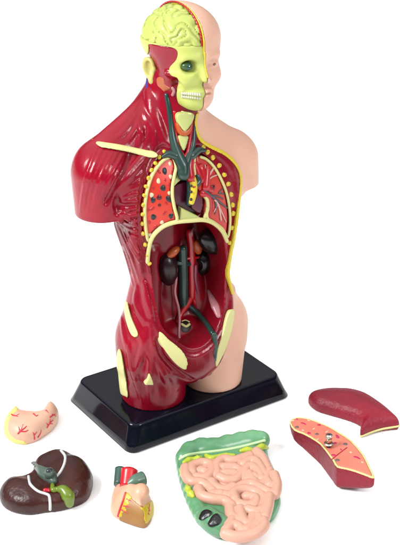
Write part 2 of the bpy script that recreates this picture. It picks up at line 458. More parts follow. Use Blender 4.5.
# yellow edge between the two halves
fe = smax(np.maximum(np.abs(d_skin) - .055, fb - .075), -(fb + .1), .02)
zc = np.interp(g.x, [-9, 9], [4.35, 4.35])
fe = np.maximum(fe, np.maximum(4.35 - g.z, g.y - .9)); fe = np.maximum(fe, g.z - 10.3)
from_field('rim_line', fe, g, M_YELLOW, torso, OFF)
# paint the inside of the cavity: faces well below the outer surface
me = MB_.data
me.materials.append(M_CAVITY)
n = len(me.polygons); c = np.empty(n * 3); me.polygons.foreach_get('center', c); c = c.reshape(-1, 3) / S + np.array(OFF)
ins = bm_(c[:, 0], c[:, 1], c[:, 2]) < -.12
ins &= c[:, 1] < .9
me.polygons.foreach_set('material_index', ins.astype(np.int32))

_cav = fm
def cavity(x, y, z):
    """trilinear look-up of the carved body"""
    q = [(np.asarray(v, float) - g.lo[i]) / H for i, v in enumerate((x, y, z))]
    q = [np.clip(v, 0, g.shape[i] - 1.001) for i, v in enumerate(q)]
    i0 = [np.floor(v).astype(int) for v in q]; t = [v - i for v, i in zip(q, i0)]
    o = 0
    for a in (0, 1):
        for b in (0, 1):
            for c in (0, 1):
                wgt = (t[0] if a else 1 - t[0]) * (t[1] if b else 1 - t[1]) * (t[2] if c else 1 - t[2])
                o = o + wgt * _cav[i0[0] + a, i0[1] + b, i0[2] + c]
    return np.maximum(o, y * 0 - .3 + np.clip(y - 3, 0, 9) * 9)
def wall(pts, lift=0.0):
    P = trace(cavity, pts); return P + grad(cavity, P, .05) * lift

def inlay(name, pts, material, up=.06, down=.12, fn=None, direction=None, parent=None, h=.03, smooth=4, off=None, soft=.02):
    """a plate let into the surface: outline, thickness and a slightly domed face"""
    fn = fn or bm_
    P = trace(fn, pts)
    d = np.array(direction if direction is not None else (0, 1.0, 0)); d = d / np.linalg.norm(d)
    u = np.cross([0, 0, 1.0], d); u /= np.linalg.norm(u); v = np.cross(d, u)
    q = np.stack([P @ u, P @ v], 1)
    if smooth: q = smooth_closed(q, smooth)
    G = Grid(P.min(0) - .3, P.max(0) + .3, h)
    f0 = fn(G.x, G.y, G.z)
    dp = poly2(G.x * u[0] + G.y * u[1] + G.z * u[2], G.x * v[0] + G.y * v[1] + G.z * v[2], q)
    f = smax(np.maximum(dp, -(f0 + down)), f0 - up, soft)
    cy = P.mean(0) @ d
    f = np.maximum(f, (G.x * d[0] + G.y * d[1] + G.z * d[2]) - cy - 1.0)
    return from_field(name, G.full(f), G, material, parent or torso, OFF if off is None else off)

# cream bone patches
bp = inlay('collar_bone', [(96, 142.5), (98, 145.6), (110, 148.2), (125, 151), (140, 155), (152, 157.5), (157, 155.5), (154, 151.5), (140, 148.6), (128, 146), (115, 143.6), (101, 141.6)], M_BONE, up=.085, soft=.05)
VL = (-.15, 1, 0)
inlay('hip_bone', [(159, 333), (161.5, 332.5), (168, 339), (175, 344.5), (182, 351), (186, 358), (187, 364), (185, 369.5), (179.5, 367), (173, 361), (166, 352), (160, 342)], M_BONE, up=.04, direction=(-.3, 1, 0))
inlay('hip_bone', [(233, 309), (234, 312), (232.5, 325), (227.5, 343), (220, 360), (216, 366.5), (215.3, 361), (217.5, 349), (223, 331), (228, 313)], M_BONE, up=.04)
LEGD = (.5, 1, 0)
inlay('thigh_bone', [(118.5, 349), (121.5, 352), (124, 365), (127, 385), (128, 396), (125, 395), (121, 388), (117.8, 370), (117.3, 355)], M_BONE, up=.06, direction=(.75, 1, 0))
inlay('pelvis_edge', [(125.5, 300), (128, 303), (131, 315), (138, 332), (136, 336), (131, 333), (126, 318), (124.5, 306)], M_BONE, up=.07, direction=(.6, 1, 0))
inlay('femur_patch', [(148, 372), (150, 375), (152.5, 383), (150, 383), (143.5, 382.5), (146, 378)], M_BONE, up=.11, direction=(.2, 1, 0))

# rib ends along both edges of the chest
RIBS = [(164.4, 151.5), (159.5, 157), (155.5, 163), (151.5, 170), (148.5, 178), (146, 186.5), (144.2, 195.5), (143, 205), (142.5, 214.5), (142.2, 224), (143, 234), (145, 245), (147.5, 255), (149.3, 264),
        (203.3, 146.8), (207.8, 152), (213, 157.5), (219.5, 165.5), (224.5, 174.8), (228.5, 184), (231.5, 194.5), (233, 205), (233.5, 213.5), (232.5, 228), (230.5, 243)]
P = at(RIBS, .06); N = grad(bm_, P)
for i_, (p, nn) in enumerate(zip(P, N)):
    m = MB(); a = rnd.uniform(0, 3); q = .80 if i_ < 14 else 1.0
    m.disc(p - nn * .015, nn, .074 * q, .09 * q, 0, a, .06, 16)
    m.disc(p + nn * .032, nn, .028 * q, .032 * q, 1, a, .02, 8)
    m.build('rib_end', [M_YELLOW, M_RIBC], torso, OFF)

# ------------------------------------------------------------------ lungs
M_LUNG = mat('lung_red', srgb(232, 66, 38, K), .35, .4, col2=srgb(220, 46, 34, K))
M_LUNG2 = mat('lung_coral', srgb(222, 78, 62, K), .35, .4, col2=srgb(216, 40, 40, K), vscale=5)
M_CREAM = mat('edge_cream', srgb(232, 226, 150, K), .4, .35)
M_SPOT = mat('spot_black', srgb(38, 40, 44, K), .35); M_SPOTW = mat('spot_white', srgb(232, 216, 176, K), .4); M_SPOTR = mat('spot_red', srgb(196, 16, 28, K), .3); M_SPOTD = mat('spot_dark', srgb(96, 14, 22, K), .3)
M_GREEN = mat('vein_green', srgb(44, 74, 66, K), .28, .45, col2=srgb(34, 58, 56, K))
M_PURPLE = mat('bed_purple', srgb(120, 26, 62, K), .3, .45, col2=srgb(90, 16, 46, K), vscale=6)
M_GREY = mat('branch_grey', srgb(96, 84, 88, K), .35); M_PALE = mat('branch_pale', srgb(228, 176, 164, K), .35)
M_RED = mat('artery_red', srgb(200, 22, 36, K), .26, .5)
M_LIME = mat('cartilage_lime', srgb(206, 214, 130, K), .4)
M_ORANGE = mat('gland_orange', srgb(214, 108, 44, K), .35, .4, col2=srgb(196, 86, 40, K))
M_ORGAN = mat('organ_black', srgb(24, 18, 22, K), .2, .35); M_KIDNEY = mat('kidney_dark', srgb(46, 20, 28, K), .28, .3)
M_MAUVE = mat('tube_mauve', srgb(150, 60, 88, K), .3); M_PINKT = mat('tube_pink', srgb(196, 130, 138, K), .3)

def slab(name, pts, material, top, down, parent=torso, h=.035, soft=.03):
    return inlay(name, pts, material, up=-top, down=down, parent=parent, h=h, soft=soft)
def spots(mb, lst, depth, m, hgt=.012):
    P = at([q[:2] for q in lst], depth); N = grad(bm_, P)
    for p, nn, q in zip(P, N, lst):
        mb.disc(p, nn, q[2] * .88, (q[3] if len(q) > 3 else q[2]) * .88, m, q[4] if len(q) > 4 else 0, hgt, 14, .08)
LL = [(171, 156.5), (174.5, 160), (176, 167.5), (174.5, 175), (172.5, 186), (172.5, 197), (174.5, 208), (177, 220), (170, 223), (162.5, 227), (156, 232), (151, 238.5), (148, 240), (146, 230), (145, 219), (145, 204), (147.8, 188), (153.3, 173), (162.5, 161)]
lung = slab('lung', LL, M_LUNG, .10, .32)
lung['label'] = 'flat cut lung face with black and white spots'
m = MB()
spots(m, [(164.5, 171, .10, .15), (163, 188, .11, .13), (153, 200, .10, .13), (168.5, 199, .10, .16, .5), (153.5, 217, .11, .13), (171, 216, .10, .12)], .10, 0)
spots(m, [(170, 163.5, .07, .09), (158.5, 181, .08, .11), (170.5, 176.5, .07, .09), (151.5, 195, .09, .10), (169, 193, .06, .08), (162, 222.5, .08, .09), (149.5, 235, .07, .08)], .10, 1)
spots(m, [(159, 197.5, .11), (159.3, 205, .07)], .10, 3)
spots(m, [(153, 188, .05, .08, .3), (152, 208.5, .05, .13, -1.0), (164.5, 213, .05, .12, -.8), (155.5, 227, .05, .11, -.8), (159, 172, .05, .1, .4), (169, 185, .05, .08), (166, 203, .05, .09, .3), (149.5, 222, .05, .08), (165, 180, .04, .08), (148.5, 210, .04, .07)], .10, 2)
m.build('lung_spots', [M_SPOT, M_SPOTW, M_SPOTR, M_SPOTD], lung, OFF)
m = MB(); P = at(LL + LL[:1], .085); m.tube(P, .05, 0, 10, 4); m.build('lung_border', M_CREAM, lung, OFF)

LR = [(198, 158), (200.5, 157), (206.5, 159.5), (214, 167), (221, 179), (226.5, 193), (229.5, 209), (230, 224), (227.5, 237), (222.5, 229), (213.5, 222), (207.5, 218), (207, 208), (208, 201), (205, 195), (200, 190), (199, 178), (198.5, 168)]
lung2 = slab('lung', LR, M_LUNG2, .12, .32)
lung2['label'] = 'coral lung face with branching grey vessels'
m = MB()
def vein(mb, pts, r, depth, mi, r1=None, n=8):
    mb.tube(at(pts, depth), r, mi, n, 4, r1)
vein(m, [(200, 168), (203, 177), (206, 186), (210, 190)], .15, .16, 0, .11); vein(m, [(207, 168), (206, 178), (205, 187)], .10, .14, 0, .15); vein(m, [(202, 193), (208, 197), (210, 206), (209, 216)], .13, .16, 0, .06)
vein(m, [(213, 169), (209, 175), (206, 181)], .035, .10, 1, .05); vein(m, [(208.5, 176), (206, 171), (205, 165)], .03, .1, 1, .02); vein(m, [(217, 175), (212, 177), (208, 180)], .02, .1, 1, .03)
vein(m, [(221, 220), (219, 207), (215, 200)], .03, .10, 1, .04); vein(m, [(226, 222), (222, 213), (219, 207)], .02, .10, 1, .03); vein(m, [(214, 212), (216.5, 207), (218, 203)], .02, .10, 1, .02)
vein(m, [(204, 191), (210, 195), (218, 201), (227, 208)], .07, .11, 2, .025); vein(m, [(215, 199), (216, 206), (215, 214)], .05, .11, 2, .02); vein(m, [(219, 193), (222, 189)], .03, .11, 2, .02); vein(m, [(219, 193), (224, 194)], .03, .11, 2, .02); vein(m, [(211, 196), (217, 196), (223, 199)], .04, .11, 2, .02)
spots(m, [(213, 187.5, .11, .12)], .12, 3, .02)
m.build('lung_vessels', [M_RED, M_PALE, M_GREY, M_SPOTD], lung2, OFF)
m = MB(); P = at(LR[1:13], .09); m.tube(P, .045, 0, 10, 4); m.build('lung_border', M_CREAM, lung2, OFF)
m = MB(); P = at([(203, 194.5), (207, 199.5), (207.5, 209), (205, 217)], .12); m.tube(P, .06, 0, 10, 4); m.build('pericardium_edge', M_CREAM, torso, OFF)

# heart bed, trachea and the great vessels
inlay('heart_bed', [(175, 187), (180, 180), (190, 179), (199, 189), (205, 196), (207, 205), (204, 217), (192, 221), (182, 219), (177, 205)], M_PURPLE, up=-.42, down=.62)
inlay('bed_wall', [(196, 190), (200, 191), (204.5, 197), (206, 206), (203.5, 215), (198, 213), (194, 208), (197, 200)], M_PURPLE, up=-.16, down=.5)
inlay('diaphragm_wedge', [(183, 209), (189, 212), (201, 218), (206, 221.5), (192, 222.5), (181, 222)], M_LIME, up=-.08, down=.5, smooth=0)
inlay('bronchus', [(180, 173), (187, 174), (188.5, 181), (182, 182), (176, 188), (174.5, 184), (179, 178)], M_LIME, up=-.12, down=.5, smooth=3)
m = MB(); m.tube(at([(190.5, 176), (193.5, 184), (193.5, 193), (191.5, 202)], .10), .13, 0, 14, 5, .09)
spots(m, [(191.5, 186, .045), (191.5, 192, .05), (191.3, 199.5, .055)], -.02, 1, .02)
spots(m, [(194, 181, .06, .03), (194.5, 187, .06, .03)], -.02, 2, .02)
m.build('aorta_section', [M_YELLOW, M_SPOT, M_RED], torso, OFF)
m = MB(); m.tube(at([(189, 178), (190, 190), (189, 203)], .2), .10, 0, 10, 4); m.tube(at([(197.5, 176), (199, 181), (196, 185)], .1), .10, 0, 10, 4); m.build('pulmonary_vein', M_GREEN, torso, OFF)
m = MB(); m.tube(at([(189.5, 160), (189, 168), (190.5, 178)], .08), .14, 0, 12, 4); m.tube(at([(193, 163), (197, 172), (200, 180)], .15), .14, 0, 12, 4); m.build('aortic_arch', M_RED, torso, OFF)
m = MB(); m.tube(at([(194.3, 158), (194, 166), (194.5, 174)], .05), .05, 0, 10, 4); m.build('nerve', M_CREAM, torso, OFF)
m = MB()
m.tube(at([(166.5, 95), (168.5, 105), (170.5, 120), (173, 140), (178, 156), (183, 167), (183.5, 175)], .035), .13, 0, 14, 5, rs=[.075, .085, .095, .15, .20, .18])
m.tube(at([(195, 116), (194, 130), (192.5, 146), (188, 158), (184, 168)], .035), .1, 0, 12, 5, rs=[.065, .075, .09, .13, .16])
m.tube(at([(163, 156.5), (169, 154), (176, 156)], .02), .10, 0, 10, 4, rs=[.05, .12, .14]); m.tube(at([(205, 150.5), (198, 150.5), (191, 156)], .02), .10, 0, 10, 4, rs=[.05, .12, .14])
m.build('jugular_vein', M_GREEN, torso, OFF)
m = MB(); m.tube(at([(174.5, 112), (175, 128), (178, 146), (184, 157)], .03), .06, 0, 10, 5); m.tube(at([(191.5, 115), (190, 135), (187.5, 152), (184, 157)], .03), .06, 0, 10, 5); m.build('carotid_artery', M_RED, torso, OFF)
inlay('larynx', [(175, 113.5), (183, 111.5), (192, 113), (190, 121), (185, 128), (182, 130), (178.5, 126), (175.5, 121)], M_LIME, up=.14, down=.1)
inlay('thyroid', [(175, 121.5), (177.5, 124), (181.5, 129.5), (186.5, 127.5), (190, 122.5), (189, 131), (184, 135), (178.5, 134), (175.5, 128)], M_ORANGE, up=.12, down=.1)
inlay('trachea', [(178, 135.5), (187, 135.5), (186.5, 142), (184, 149.5), (182, 149.5), (179, 142)], M_LIME, up=.07, down=.1)
m = MB(); m.tube(at([(148.5, 79), (148, 87), (150, 97)], .04), .07, 0, 10, 4); m.build('neck_vein', mat('vein_blue', srgb(64, 44, 150, K), .3), torso, OFF)

# ------------------------------------------------------------------ abdomen
m = MB(); m.tube(at([(147.5, 262), (148.5, 251), (151, 240), (156, 232.3), (164.5, 225.7), (176, 222), (190, 220.6), (204, 220), (214, 223.5), (222, 231), (227, 241)], .08), .06, 0, 12, 5, squash=1.2); m.build('diaphragm_rim', M_CREAM, torso, OFF)
def pl(px, py, y): return plane(px, py, y)
def blob(name, c, ax, r, material, dent=None, wobble=0.0, k=2.0, seed=1):
    """a rounded organ: ellipsoid with its long axis along ax, optionally dented"""
    c = np.asarray(c, float); ax = np.asarray(ax, float); ax /= np.linalg.norm(ax)
    b = np.cross(ax, [0, 1.0, 0]); b /= np.linalg.norm(b); e = np.cross(ax, b)
    R = max(r) + .15; G = Grid(c - R, c + R, .035)
    x, y, z = G.x - c[0], G.y - c[1], G.z - c[2]
    u = x * ax[0] + y * ax[1] + z * ax[2]; v = x * b[0] + y * b[1] + z * b[2]; w = x * e[0] + y * e[1] + z * e[2]
    f = (np.sqrt((u / r[0]) ** 2 + (v / r[1]) ** 2 + (w / r[2]) ** 2) - 1) * min(r)
    if dent is not None: f = smax(f, -ell(G.x, G.y, G.z, dent[0], (dent[1],) * 3), .08)
    if wobble: f = f + wobble * wob(x, y, z, 6, seed)
    return from_field(name, G.full(f), G, material, torso, OFF)
c = pl(211.5, 242, -.38); blob('spleen', c, (.7, 0, -.65), (.54, .36, .3), M_ORGAN)
c = pl(168.5, 270, .15); blob('kidney', c, (-.1, 0, 1), (.54, .34, .28), M_KIDNEY, (c + np.array([.42, -.1, .0]), .2), .02)
c = pl(203.5, 263, .15); blob('kidney', c, (.12, 0, 1), (.42, .28, .26), M_ORGAN, (c + np.array([-.32, -.1, .0]), .16), .02)
c = pl(173, 252.5, .1); blob('adrenal_gland', c, (.8, 0, .5), (.26, .13, .14), M_ORANGE, None, .02)
c = pl(197.5, 247.5, .05); blob('adrenal_gland', c, (.25, 0, -1), (.26, .14, .14), M_ORANGE, None, .02)
c = pl(200, 342, -.72); blob('bladder', c, (1, 0, .1), (.36, .24, .3), M_CAVITY)
def pt(lst): return [pl(*q) for q in lst]
m = MB(); m.tube(pt([(182.8, 249, .05), (183, 262, .1), (183.5, 280, .15), (183.5, 296, .15), (184.5, 309, .1)]), .15, 0, 14, 5, rs=[.13, .15, .15, .16, .12]); m.tube(pt([(177, 263, .1), (183, 263.5, .05), (189, 264, .1)]), .08, 0, 10, 4); m.build('vena_cava', M_GREEN, torso, OFF)
m = MB(); m.tube(pt([(190, 232, .15), (191.3, 250, .15), (192, 280, .12), (192, 298, .1)]), .12, 0, 14, 5); m.tube(pt([(192, 296, .1), (188, 304, .05), (181, 314, .0), (178, 322, -.1)]), .09, 0, 12, 5); m.tube(pt([(192, 296, .1), (196, 304, .05), (202, 314, 0), (204, 322, .0)]), .09, 0, 12, 5)
m.tube(pt([(184, 259, .15), (192, 258, .1), (199, 257, .12)]), .05, 0, 8, 4); m.build('aorta', M_RED, torso, OFF)
m = MB(); m.tube(wall([(189, 306), (196, 311), (203, 319), (209, 327), (213, 334)], .05), .085, 0, 12, 5); m.build('iliac_vein', M_GREEN, torso, OFF)
m = MB(); m.tube(at([(214, 334.5), (215.5, 345), (214.5, 355), (216, 364)], .03), .1, 0, 10, 4, rs=[.10, .07, .08, .05]); m.build('femoral_vein', M_GREEN, torso, OFF)
m = MB(); m.tube(pt([(176.5, 268, .0), (176, 280, .0), (175, 293, 0), (178.5, 308, -.1), (179.5, 320, -.25), (179, 333, -.45), (180, 343, -.7)]), .045, 0, 10, 5); m.build('ureter', M_PINKT, torso, OFF)
m = MB(); m.tube(pt([(195.5, 266, .0), (195.5, 280, 0), (198.5, 294, 0), (202.5, 306, -.05), (202, 315, -.1), (199.5, 326, -.3)]), .06, 0, 10, 5); m.build('ureter', M_MAUVE, torso, OFF)
P = wall([(209, 291), (213, 299), (217, 307), (219, 315)], .0); m = MB(); m.tube(P, .12, 0, 14, 5, rs=[.06, .15, .2, .12], squash=.6); m.build('psoas_muscle', M_PINKT, torso, OFF)
Q = wall([(185.5, 326)], .0); N = grad(cavity, Q, .06)
m = MB(); m.disc(Q[0], N[0], .24, .21, 0, .3, .03, 18); m.build('rectum', mat('hollow_dark', srgb(40, 8, 14, K), .5), torso, OFF)
m = MB(); m.tube(wall([(181.5, 325), (185.5, 327), (189, 325)], .04), .045, 0, 10, 4); m.tube(wall([(182, 322), (185.5, 321), (189, 322.5)], .03), .025, 0, 10, 4); m.build('rectum_ring', M_CREAM, torso, OFF)
m = MB(); m.tube(pt([(193.5, 228, .1), (191.5, 233, .05), (192.5, 239, .1)]), .05, 0, 10, 4, rs=[.02, .06, .02]); m.build('hiatus_highlight', M_PINKT, torso, OFF)  # pink crescent modelled in place of the highlight at the hiatus
# ------------------------------------------------------------------ head
HY = math.radians(5.0)
def hl(x, y, z):
    dx, dy = x - HC[0], y - HC[1]
    return dx * math.cos(HY) + dy * math.sin(HY), -dx * math.sin(HY) + dy * math.cos(HY), z
def skull_base(hx, hy, z):
    f = ell(hx, hy, z, (0, .12, 12.42), (1.12, 1.27, .99))
    f = smin(f, ell(hx, hy, z, (0, -.25, 11.54), (.88, .88, 1.04)), .35)
    ax = np.abs(hx)
    f = smin(f, cap(ax, hy, z, (.66, .1, 11.15), (.24, -.70, 10.80), .26, .25), .3)
    f = smin(f, ell(hx, hy, z, (0, -.80, 10.75), (.38, .34, .33)), .2)
    f = smin(f, cap(ax, hy, z, (.12, -1.04, 12.06), (.52, -.90, 12.04), .10, .10), .2)
    f = smin(f, ell(ax, hy, z, (.43, -.80, 11.42), (.24, .23, .21)), .3)
    return f
def face(x, y, z):
    hx, hy, z = hl(x, y, z); hx = np.where(hx > 0, hx / (1.04 + .025 * np.clip((11.9 - z) / .5, 0, 1)), hx); ax = np.abs(hx)
    f = skull_base(hx, hy, z)
    f = smax(f, -ell(ax, hy, z, (.33, -1.22, 11.82), (.18, .19, .12)), .12)
    f = smin(f, ell(ax, hy, z, (.36, -.95, 11.81), (.19, .17, .14)), .03)
    f = smin(f, cap(ax, hy, z, (.19, -1.09, 11.88), (.50, -1.01, 11.87), .035, .03), .04)
    f = smin(f, cap(ax, hy, z, (.21, -1.08, 11.73), (.49, -1.01, 11.74), .025, .02), .04)
    f = smin(f, cap(ax, hy, z, (.14, -1.13, 12.04), (.50, -1.02, 12.06), .05, .035), .07)
    f = smin(f, cap(hx, hy, z, (0, -1.06, 11.95), (0, -1.25, 11.44), .07, .11), .12)
    f = smin(f, ell(ax, hy, z, (.12, -1.14, 11.38), (.11, .13, .09)), .06)
    f = smin(f, ell(hx, hy, z, (0, -1.09, 11.08), (.32, .16, .06)), .04)
    f = smin(f, ell(hx, hy, z, (0, -1.08, 10.95), (.27, .15, .065)), .04)
    f = smax(f, -cap(ax, hy, z, (0, -1.26, 11.015), (.34, -1.06, 11.02), .03, .02), .025)
    return f
def bare(x, y, z):
    hx, hy, z = hl(x, y, z); ax = np.abs(hx)
    f = skull_base(hx, hy, z) + .035
    f = smin(f, cap(hx, hy, z, (0, -1.04, 11.95), (0, -1.21, 11.47), .07, .11), .12)
    f = smin(f, cap(ax, hy, z, (.35, -.98, 11.58), (.85, -.45, 11.58), .12, .09), .1)
    f = smax(f, -ell(ax, hy, z, (.43, -1.10, 11.83), (.24, .34, .20)), .08)
    f = smax(f, -ell(ax, hy, z, (.62, -.72, 11.3), (.13, .16, .14)), .12)
    f = smin(f, ell(hx, hy, z, (0, -.98, 11.05), (.40, .22, .16)), .12)
    return f
gh = Grid((-1.5, -1.75, 10.2), (1.5, 1.7, 13.7), .03)
hx, hy, hz = hl(gh.x, gh.y, gh.z)
ff = gh.full(face(gh.x, gh.y, gh.z)); fbare = gh.full(bare(gh.x, gh.y, gh.z))
from_field('face_skin', smax(ff, .015 - hx, .02), gh, M_SKIN, torso, OFF)
CAPZ = 12.42
f = np.maximum(np.maximum(fbare + .03, hx + .0), hz - CAPZ + .03)
from_field('face_muscle', f, gh, M_MUSCLE, torso, OFF)
HD = (.5, .87, 0)
SK = [(150, 40.6), (165, 42.5), (182, 45), (201, 46), (212, 47), (212, 108), (201, 115), (191, 113), (183, 109), (178.5, 104), (176.5, 96), (177, 89), (178, 84), (177.5, 79), (172, 76.5), (169, 72.5), (170, 67),
      (175.5, 61), (177.5, 55.5), (176.5, 50.5), (170, 47.5), (158, 45.8), (149, 45), (149, 51), (147, 58), (143, 66), (136, 66), (134, 40)]
P = trace(bare, SK); d = np.array(HD); u = np.cross([0, 0, 1.0], d); v = np.cross(d, u)
q = smooth_closed(np.stack([P @ u, P @ v], 1), 4)
dsk = poly2(gh.x * u[0] + gh.y * u[1] + 0 * gh.z, 0 * gh.x + gh.z * v[2], q)
fs = smax(smax(fbare, -(fbare + .16), .01), dsk, .04)
fs = np.maximum(np.maximum(fs, hx + .0), hz - CAPZ)
fs = np.maximum(fs, hy - .95)
skull = from_field('skull', fs, gh, M_SKULL, torso, OFF)
# brain with its folds
b = ell(hx, hy, hz, (0, .10, 12.36), (1.03, 1.20, .98))
wv = wob(gh.x, gh.y, gh.z, 6.5, 3); wv2 = wob(gh.x, gh.y, gh.z, 8.5, 12)
rid = np.abs(np.sin(4.2 * (wv + .7 * wv2)))
b = b + .085 * (.7 - rid ** .6)
b = smax(np.maximum(b, hx + .01), CAPZ - hz - .02, .02)
M_BRAIN = mat('brain_lime', srgb(206, 220, 112, .5), .38, .4)
from_field('brain', gh.full(b), gh, M_BRAIN, torso, OFF)
# yellow seam running over the head between the two halves
fsm = np.maximum(np.maximum(np.abs(hx + .0) - .02, ff - .008), -(ff + .12)); fsm = np.maximum(fsm, 11.5 - hz)
fsm = np.maximum(fsm, np.where(hz < 11.9, hy + .3, -9))
from_field('head_seam', gh.full(fsm), gh, M_YELLOW, torso, OFF)
m = MB()
arc = []
for i in range(26):
    a = math.radians(-8 + 150 * i / 25); arc.append((-.055, .12 - 1.21 * math.cos(a), 12.42 + .98 * math.sin(a)))
def un(p):
    return (HC[0] + p[0] * math.cos(HY) - p[1] * math.sin(HY), HC[1] + p[0] * math.sin(HY) + p[1] * math.cos(HY), p[2])
for i in range(0, 25): m.tube([un(arc[i]), un(tuple((np.array(arc[i]) * .35 + np.array(arc[i + 1]) * .65)))], .028, 0, 8, 1)
m.build('seam_stitch', M_RED, torso, OFF)
# eye in the bare socket
m = MB(); c = np.array(un((-.43, -.87, 11.83)))
def ball(mb, c, r, mi, n=16):
    V = []; F = []
    for i in range(n // 2 + 1):
        t = math.pi * i / (n // 2)
        for k in range(n): V.append(np.asarray(c) + np.array([math.sin(t) * math.cos(2 * math.pi * k / n), math.sin(t) * math.sin(2 * math.pi * k / n), math.cos(t)]) * np.asarray(r))
    for i in range(n // 2):
        for k in range(n): F.append((i * n + k, (i + 1) * n + k, (i + 1) * n + (k + 1) % n, i * n + (k + 1) % n))
    mb.add(V, F, mi)
M_EYE = mat('eye_green', srgb(60, 92, 44, K), .3, .4); M_IRIS = mat('iris_teal', srgb(20, 76, 60, K), .2, .5); M_WHITE = mat('tooth_glint_white', srgb(232, 232, 204, K), .3, .4)
ball(m, c, (.165, .15, .135), 0); m.disc(np.array(un((-.41, -1.02, 11.83))), (.0, -1, .1), .10, .10, 1, 0, .03, 16); m.disc(np.array(un((-.44, -1.03, 11.86))), (.0, -1, .1), .02, .02, 2, 0, .03, 8)  # the tiny white disc is a glint painted on the iris
m.build('eye', [M_EYE, M_IRIS, M_WHITE], torso, OFF)
m = MB(); ball(m, un((.37, -.965, 11.81)), (.16, .155, .1), 0); m.disc(np.array(un((.37, -1.115, 11.81))), (.1, -1, 0), .065, .05, 1, 0, .012, 12)
m.build('eye', [mat('eye_pale', srgb(236, 206, 186, K), .3), mat('eye_brown', srgb(150, 96, 72, K), .3)], torso, OFF)
# teeth
m = MB()
for row, (ya, yb, n) in enumerate(((93.2, 94.6, 9), (96.4, 98.0, 9))):
    pts = [(182.3 + 17.2 * i / (n - 1), ya + (yb - ya) * i / (n - 1)) for i in range(n)]
    P = trace(bare, pts); N = grad(bare, P)
    for p, nn in zip(P, N):
        nn = nn * np.array([1, 1, .3]); m.disc(p - nn * .01, nn, .042, .055, 0, 0, .05, 12)
m.build('teeth', M_WHITE, torso, OFF)
# outer ear on the bare side
M_EAR = mat('ear_cream', srgb(216, 206, 120, K), .4, .35)
E0 = trace(bare, [(150.5, 68.5)])[0]
ex = np.array([.35, -.9, .25]); ex /= np.linalg.norm(ex)   # towards the face
en = np.array([-.7, -.75, .15]); en -= (en @ ex) * ex; en /= np.linalg.norm(en); ez = np.cross(ex, en); ez *= np.sign(ez[2])
E0 = E0 + en * .015
ge = Grid(E0 - .6, E0 + .6, .025)
X, Y, Z = ge.x - E0[0], ge.y - E0[1], ge.z - E0[2]
a = X * ex[0] + Y * ex[1] + Z * ex[2]; bb = X * en[0] + Y * en[1] + Z * en[2]; cz = X * ez[0] + Y * ez[1] + Z * ez[2]
wid = .195 + .05 * np.clip(cz / .36, -1, 1)
r = np.sqrt((a / wid) ** 2 + (cz / .33) ** 2); rr = (r - 1) * .22
plate = smax(rr, np.abs(bb + .02 - .10 * (-a)) - .05, .03)
rim = np.sqrt((rr + .04) ** 2 + (bb - .05 + .1 * a) ** 2) - .05
anti = np.sqrt(((np.sqrt(((a - .02) / .7) ** 2 + (cz / 1.1) ** 2) - .2) * .8) ** 2 + (bb - .03) ** 2) - .035
fe_ = smin(smin(plate, rim, .04), np.maximum(anti, a - .08), .04)
fe_ = smax(fe_, -np.sqrt(((a - .03) / .11) ** 2 + ((cz - .03) / .2) ** 2 + ((bb - .07) / .1) ** 2) * .1 + .1, .03)
fe_ = smin(fe_, np.sqrt((a - .0) ** 2 + (cz + .36) ** 2 + (bb - .02) ** 2) - .1, .06)
fe_ = smin(fe_, np.sqrt((a - .17) ** 2 + (cz + .03) ** 2 + (bb - .02) ** 2) - .07, .04)
from_field('ear', ge.full(fe_), ge, M_EAR, torso, OFF)
inlay('parotid_gland', [(156.5, 78.5), (161, 77.5), (164.5, 80), (165.5, 85), (171, 88.3), (168, 91), (165, 92), (163.5, 97.5), (159.5, 93), (157, 85)], mat('gland_brown', srgb(200, 112, 66, K), .4, .35, bump=.3, bscale=16, col2=srgb(170, 84, 50, K)), up=-.015, down=.12, fn=bare, direction=HD)
m = MB(); m.tube(trace(bare, [(159, 96.5), (165, 102.5), (174, 108), (184, 112.5), (191, 114)]), .03, 0, 8, 5); m.build('jaw_edge', M_BONE, torso, OFF)
m = MB(); m.tube(trace(bare, [(172.5, 88), (174, 91), (172.5, 95)]), .045, 0, 8, 5); m.build('duct', M_PINKT, torso, OFF)
# ------------------------------------------------------------------ loose organs on the tabletop
def trace_w(fn, pts):
    pts = np.array(pts, float); D = np.array([ray(*p) for p in pts])
    t = np.full(len(pts), 27.0); best = np.full(len(pts), 9e9); tb = t.copy()
    for i in range(100):
        P = CAM + t[:, None] * D; f = fn(P[:, 0], P[:, 1], P[:, 2])
        m = f < best; best = np.where(m, f, best); tb = np.where(m, t, tb)
        if np.all(np.abs(f) < 4e-4): break
        t = t + np.clip(f * .6, -.2, .5)
    P = CAM + t[:, None] * D
    miss = (P[:, 2] < -.02) | (np.abs(fn(P[:, 0], P[:, 1], P[:, 2])) > .03)
    P[miss] = (CAM + tb[:, None] * D)[miss]
    return P
def outline(pts, zfar, n=4, znear=None):
    # the far rim is seen near its top, the near rim near its foot
    znear = zfar if znear is None else znear
    a = min(p[1] for p in pts); b = max(p[1] for p in pts)
    q = np.array([ground(*p, zfar + (znear - zfar) * (p[1] - a) / (b - a))[:2] for p in pts]); return smooth_closed(q, n) if n else q
